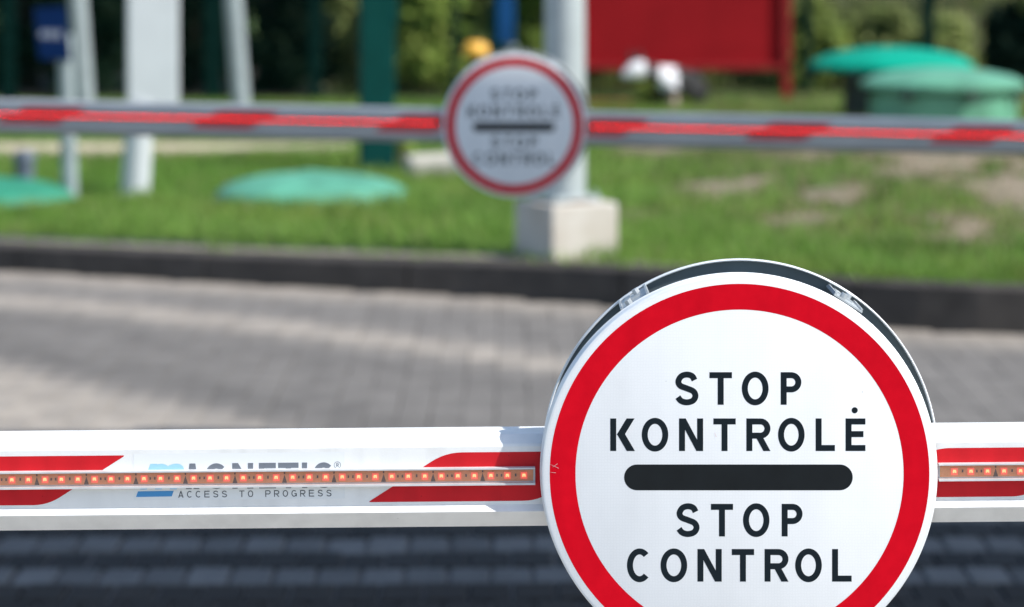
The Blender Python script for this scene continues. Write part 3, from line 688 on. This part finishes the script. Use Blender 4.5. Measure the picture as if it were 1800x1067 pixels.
# ------------------------------------------------------------------ the dog in front of the red board
def skin_mesh(nodes, edges, levels=2):
    me = bpy.data.meshes.new('dog_rig'); me.from_pydata([n[0] for n in nodes], edges, []); o = bpy.data.objects.new('dog_rig', me); COL.objects.link(o)
    mo = o.modifiers.new('skin', 'SKIN'); sv = me.skin_vertices[0].data
    for i, n in enumerate(nodes): sv[i].radius = (n[1], n[1]); sv[i].use_root = (i == 0)
    s = o.modifiers.new('sub', 'SUBSURF'); s.levels = levels; s.render_levels = levels
    bpy.context.view_layer.update(); dg = bpy.context.evaluated_depsgraph_get()
    out = bpy.data.meshes.new_from_object(o.evaluated_get(dg)); bpy.data.objects.remove(o); return out
def dog():
    Y = 20.8; q = P(1190, 196, Y); z0 = H(q.x, Y)
    t = empty('dog', (q.x, Y, z0), 'black and white dog standing in the grass in front of the red board', 'dog')
    D = lambda px, py, dy=0: (P(px, py, Y)-Vector((q.x, Y, z0-(q.z-z0)*0)))+Vector((0, dy, 0))
    zf = .0
    def L(px, dy): p = D(px, 196, dy); p.z = zf; return p
    N = [(D(1206, 140, .06), .088), (D(1173, 135, -.03), .108), (D(1150, 126, -.08), .050), (D(1126, 120, -.12), .080), (D(1111, 123, -.15), .070), (D(1098, 130, -.17), .034), (D(1091, 132, -.175), .022),
         (D(1220, 147, .12), .108), (D(1238, 150, .20), .030), (D(1248, 172, .24), .022),
         (D(1180, 160, -.10), .050), (D(1183, 177, -.11), .034), (L(1184, -.12)+Vector((0, 0, .02)), .028), (L(1180, -.15)+Vector((0, 0, .018)), .026),
         (D(1163, 158, .03), .048), (D(1160, 177, .02), .034), (L(1158, .02)+Vector((0, 0, .02)), .028), (L(1154, -.01)+Vector((0, 0, .018)), .026),
         (D(1222, 168, .06), .058), (D(1233, 180, .11), .030), (L(1228, .08)+Vector((0, 0, .02)), .026), (L(1224, .05)+Vector((0, 0, .018)), .026),
         (D(1232, 166, .22), .055), (D(1242, 180, .26), .030), (L(1238, .24)+Vector((0, 0, .02)), .026), (L(1234, .21)+Vector((0, 0, .018)), .026)]
    E = [(0, 1), (1, 2), (2, 3), (3, 4), (4, 5), (5, 6), (0, 7), (7, 8), (8, 9), (1, 10), (10, 11), (11, 12), (12, 13), (1, 14), (14, 15), (15, 16), (16, 17), (7, 18), (18, 19), (19, 20), (20, 21), (7, 22), (22, 23), (23, 24), (24, 25)]
    me = skin_mesh(N, E, 2); me.materials.clear()
    for k in ('fur_black', 'fur_white', 'fur_tan', 'fur_grey'): me.materials.append(M[k])
    h1, h2 = D(1118, 122, -.13), D(1171, 134, -.10)
    for p in me.polygons:
        c = p.center; px = 900+(c.x+q.x)*FPX/(c.y+Y); py = (CAMZ-c.z-z0)*FPX/(c.y+Y)+YH
        if px < 1134 and px > 1103: p.material_index = 1
        elif px <= 1103: p.material_index = 3 if px < 1094 else 1
        elif 1157 < px < 1191 and py < 157: p.material_index = 1
        elif 1174 < px < 1198 and py > 168: p.material_index = 2
        elif px > 1222 and (py > 180 or py < 132): p.material_index = 3
        else: p.material_index = 0
        p.use_smooth = True
    o = bpy.data.objects.new('body', me); COL.objects.link(o); o.parent = t
    for px, dy in ((1110, -.10), (1126, -.05)):
        e = MB(); b = D(px, 106, dy); e.tube(b+Vector((0, 0, -.02)), b+Vector((-.012, .01, .075)), .034, .006, n=10); e.build('ear', M['fur_black'], t, 60)
    e = MB(); nz = D(1089.5, 131, -.19); e.lathe([(.002, -.014), (.013, -.008), (.014, .004), (.002, .012)], nz, 10); e.build('nose', M['fur_black'], t, 60)
dog()

# ------------------------------------------------------------------ mesh fence along the back
def fence():
    Y = 22.6; t = empty('mesh_fence', (0, Y, .1), 'dark green wire mesh fence on steel posts along the far side of the grass', 'fence'); zb = -.02
    for px, wd in ((-130, .06), (15, .11), (375, .13), (554, .10), (800, .06), (1000, .06), (1225, .06), (1420, .06), (1632, .095), (1840, .06), (2050, .06)):
        x = (px-900)*Y/FPX; mb = MB(); mb.box((x, 0, .95), (wd, .06, 2.0)); mb.box((x, 0, 1.96), (wd+.012, .075, .03)); mb.build('post', M['fence'], t)
    V = []; F = []
    def wire(x0, z0, x1, z1, r, y):
        k = len(V)
        if x0 == x1: V.extend([(x0-r, y, z0), (x0+r, y, z0), (x0+r, y, z1), (x0-r, y, z1), (x0, y-r, z0), (x0, y+r, z0), (x0, y+r, z1), (x0, y-r, z1)])
        else: V.extend([(x0, y, z0-r), (x1, y, z0-r), (x1, y, z0+r), (x0, y, z0+r), (x0, y-r, z0), (x1, y-r, z0), (x1, y+r, z0), (x0, y+r, z0)])
        F.extend([(k, k+1, k+2, k+3), (k+4, k+5, k+6, k+7)])
    for i in range(int(9.6/.05)): wire(-4.6+i*.05, .03, -4.6+i*.05, 1.9, .0026, -.036)
    for k in range(11): wire(-4.6, .05+k*.185, 5.0, .05+k*.185, .003, -.041)
    fast_mesh('wire_mesh', V, F, M['fence'], parent=t)
fence()

# ------------------------------------------------------------------ trees and shrubs beyond the fence
def leaves(blobs, n, size, base, var, seed):
    """leaf cards scattered through overlapping lobes; blobs: (x, y, z, rx, ry, rz)"""
    r = np.random.default_rng(seed); B = np.array(blobs); wts = B[:, 3]*B[:, 4]*B[:, 5]; wts = wts**.75/np.sum(wts**.75)
    k = r.choice(len(B), n, p=wts); d = r.normal(size=(n, 3)); d /= np.linalg.norm(d, axis=1)[:, None]
    rad = r.random(n)**.45*(1+.12*r.normal(size=n)); c = B[k, :3]+d*rad[:, None]*B[k, 3:]
    lf = r.random((len(B),))*.5+.75
    c += .5*size*r.normal(size=(n, 3)); ok = c[:, 2] > .08; c, d, k, n = c[ok], d[ok], k[ok], int(ok.sum())
    nrm = d*.5+r.normal(size=(n, 3))*.5+np.array((.1, -.15, .65)); nrm /= np.linalg.norm(nrm, axis=1)[:, None]
    u = np.cross(nrm, r.normal(size=(n, 3))); u /= np.linalg.norm(u, axis=1)[:, None]; v = np.cross(nrm, u)
    s = size*(.6+.8*r.random(n))[:, None]; fold = nrm*s*.18
    V = np.stack([c-u*s, c+v*s*.42+fold, c+u*s, c-v*s*.42+fold], 1).reshape(-1, 3); F = np.arange(4*n).reshape(-1, 4)
    t = r.random((n, 1)); col = np.array(base)*(1-t)+np.array(var)*t; col = col*(lf[k])[:, None]*(.75+.5*r.random((n, 1)))
    return V, F, np.repeat(col, 4, 0)
def lobes(x, y, z0, z1, r, n, seed):
    q = np.random.default_rng(seed); out = []
    for i in range(n):
        f = q.random(); z = z0+(z1-z0)*f; rr = r*(1-.5*abs(f-.45)*1.3)
        a = q.random()*2*math.pi; o = rr*.62*q.random()**.5; s = rr*(.32+.25*q.random())
        out.append((x+o*math.cos(a), y+o*math.sin(a), z, s, s, s*.8))
    return out
def plant(kind, label, cat_, x, y, h, r, z0, nl, nleaf, size, base, var, seed, group, stems=3):
    gz = H(x, y)-.03; t = empty(kind, (x, y, gz), label, cat_, group); q = np.random.default_rng(seed+99)
    b = MB()
    if stems == 1:
        b.tube((0, 0, 0), (.05*q.normal(), .05*q.normal(), h*.72), r*.085+.03, r*.03+.01, 12)
        for i in range(8):
            a = q.random()*6.28; zz = h*(.22+.5*q.random()); b.tube((0, 0, zz), (math.cos(a)*r*.7, math.sin(a)*r*.7, zz+r*.35), .03, .008, 7)
    else:
        for i in range(stems):
            a = q.random()*6.28; b.tube((math.cos(a)*.06, math.sin(a)*.06, 0), (math.cos(a)*r*.5, math.sin(a)*r*.5, h*.7), .02, .006, 7)
    b.build('trunk' if stems == 1 else 'stems', M['bark'], t, 60)
    V, F, Cc = leaves(lobes(0, 0, z0, h, r, nl, seed), nleaf, size, base, var, seed)
    fast_mesh('crown' if stems == 1 else 'foliage', V, F, M['leaf'], Cc, t)
GL, GV = (.18, .29, .055), (.30, .37, .09)       # light shrub greens
GM, GMV = (.21, .28, .085), (.34, .37, .15)     # middle
GD, GDV = (.005, .018, .010), (.009, .028, .011)     # dark evergreen
G1 = 'trees beyond the fence'; G2 = 'shrubs beyond the fence'
for i, (px, Y, h, r, z0, n, lab) in enumerate((
    (40, 24.6, 5.2, 1.5, .7, 7000, 'dark evergreen tree behind the navy blue sign'),
    (300, 25.2, 5.6, 1.6, .8, 7500, 'dark evergreen tree behind the white pylon'),
    (480, 24.7, 4.8, 1.25, .8, 6000, 'dark evergreen tree behind the fence between pole and teal pillar'),
    (-330, 25.0, 5.0, 1.6, .6, 6000, 'dark evergreen tree beyond the left end of the fence'),
    (1880, 27.0, 2.4, 1.0, .2, 5000, 'dark evergreen tree at the right end behind the tanks'))):
    plant('evergreen_tree', lab, 'tree', (px-900)*Y/FPX, Y, h, r, z0, 26, n, .085, GD, GDV, 40+i, G1, 1)
SH = [(-60, 23.9, 1.5, .62, GD, GDV, 'dark low shrub in deep shade behind the navy blue sign'), (150, 23.8, 1.5, .62, GD, GDV, 'dark low shrub in deep shade left of the white pylon'),
      (345, 23.9, 1.5, .62, GD, GDV, 'dark low shrub in deep shade right of the white pylon'), (505, 23.7, 1.35, .42, GD, GDV, 'dark low shrub in deep shade left of the teal pillar'),
      (598, 24.0, 1.25, .42, GM, GMV, 'small olive green shrub just left of the teal pillar'), (745, 23.7, .98, .52, GL, GV, 'bright green shrub right of the teal pillar'),
      (850, 25.2, 1.05, .50, GL, GMV, 'yellow green shrub behind the narrow blue sign'), (955, 23.6, 1.0, .46, GL, GV, 'light green shrub behind the lamp post'),
      (1090, 23.8, .8, .42, GM, GMV, 'green shrub behind the left half of the red board'), (1270, 24.0, .8, .42, GM, GMV, 'green shrub behind the right half of the red board'),
      (1425, 23.5, .72, .36, GM, GV, 'olive green shrub just right of the red board'), (1545, 23.8, .62, .36, GM, GMV, 'brownish green shrub behind the teal tank lid'),
      (1660, 23.5, .55, .34, GM, GMV, 'mid green shrub behind the fence post by the tanks'), (1790, 23.7, .62, .38, GD, GD, 'low dark shrub behind the pale green tank'),
      (1850, 23.6, .8, .40, GM, GMV, 'olive shrub at the right edge behind the low dark shrub')]
for i, (px, Y, h, r, a, b, lab) in enumerate(SH):
    plant('shrub', lab, 'shrub', (px-900)*Y/FPX, Y, h, r, .06, 24, 6500, .058, a, b, 70+i, G2)
for i, (px, Y, h, r, a, b, lab) in enumerate(((700, 16.2, .26, .14, GL, GV, 'small leafy weed at the foot of the teal pillar'), (1140, 20.9, .2, .12, GL, GV, 'small weed in front of the red board beside the dog'))):
    plant('weed', lab, 'weed', (px-900)*Y/FPX, Y, h, r, .04, 8, 260, .028, a, b, 120+i, 'weeds in the grass')
V = []; F = []
for i, x in enumerate(np.linspace(-12, -1.0, 34)):
    for j, y in enumerate(np.linspace(23.1+.15*math.sin(i*1.7), 34, 16)): V.append((x, y, H(x, y)+.012+.01*math.sin(i*2.1+j)))
for i in range(33):
    for j in range(15): F.append((i*16+j, i*16+16+j, i*16+17+j, i*16+j+1))
tag(fast_mesh('shaded_forest_floor', V, F, mat('shaded_leaf_litter', (.022, .018, .011), .95, noise=.5, nscale=8)), kind='structure')  # dark litter sheet over the sunlit lawn, standing in for tree shade
# grassy bank rising beyond the fence on the right, with long grass
def bank_h(x, y):
    return ground_h(x, y)+2.3*smooth01(23.3, 29.5, y)*smooth01(-1.6, -.4, x)*(.85+.3*vnoise(x, y, .7, 71))+.01
xs = np.linspace(-1.7, 12, 90); ys = np.linspace(23.2, 36, 70); X, Yy = np.meshgrid(xs, ys); i = np.arange(X.size).reshape(X.shape)
tag(fast_mesh('grassy_bank', np.c_[X.ravel(), Yy.ravel(), bank_h(X, Yy).ravel()], np.c_[i[:-1, :-1].ravel(), i[:-1, 1:].ravel(), i[1:, 1:].ravel(), i[1:, :-1].ravel()],
    mat('bank_soil', (.09, .10, .04), .95, noise=.6, nscale=3, col2=(.05, .06, .025))), kind='structure')
n = 60000; x = -1.5+rng.random(n)*9; y = 23.3+rng.random(n)**1.3*5.5; cl = vnoise(x, y, 2.2, 81); c2 = vnoise(x, y, 1.1, 82)
ok = rng.random(n) < .25+1.1*cl; x, y, cl, c2 = x[ok], y[ok], cl[ok], c2[ok]; n = len(x); z = bank_h(x, y)-.01
h = (.08+.30*cl*rng.random(n))*(.5+.9*c2); wd = .004+.007*rng.random(n); a = rng.random(n)*6.283; b = rng.random(n)*6.283; le = h*(.1+.5*rng.random(n))
V = np.stack([np.c_[x-np.cos(a)*wd, y-np.sin(a)*wd, z], np.c_[x+np.cos(a)*wd, y+np.sin(a)*wd, z], np.c_[x+np.cos(b)*le, y+np.sin(b)*le, z+h]], 1).reshape(-1, 3)
t = np.clip(smooth01(.3, .75, c2)*.8+.35*rng.random(n)-.1, 0, 1)[:, None]; c = np.array((.05, .085, .025))*(1-t)+np.array((.15, .19, .055))*t
c = np.where((rng.random(n) < .16)[:, None], np.array((.24, .20, .10)), c)*(.7+.6*rng.random((n, 1)))
tag(fast_mesh('long_grass', V, np.arange(3*n).reshape(-1, 3), M['blade'], np.repeat(c, 3, 0)), kind='stuff')
# a far wood closing the view behind the shrubs
bl = []
for i in range(40): bl.append((-9+18*i/39+random.uniform(-.3, .3), 30+random.uniform(0, 2.5), random.uniform(.4, 2.6), 1.1, 1.0, .7))
V, F, Cc = leaves([b for b in bl if b[0] < -1.6], 12000, .11, (.010, .026, .012), (.02, .04, .014), 5)
V2, F2, C2 = leaves([b for b in bl if b[0] >= -1.6], 18000, .11, (.16, .21, .06), (.26, .29, .09), 6)
V, F, Cc = np.r_[V, V2], np.r_[F, F2+len(V)], np.r_[Cc, C2]
tag(fast_mesh('far_woods', V, F, M['leaf'], Cc), kind='stuff')

# ------------------------------------------------------------------ added canopy, unseen above the frame, to shade near road and farther arm
ca = empty('added_shade_canopy', (3.85, 5.07, 0), 'flat grey roof added out of view to shade road and farther arm', 'canopy')
MB().box((0, 0, 4.7), (5.0, 3.2, .4), bev=.02).build('roof', M['roofing'], ca)
for cx in (.6, 2.2):
    MB().box((cx, -1.2, 2.25), (.25, .25, 4.5), bev=.01).build('column', M['galv'], ca)
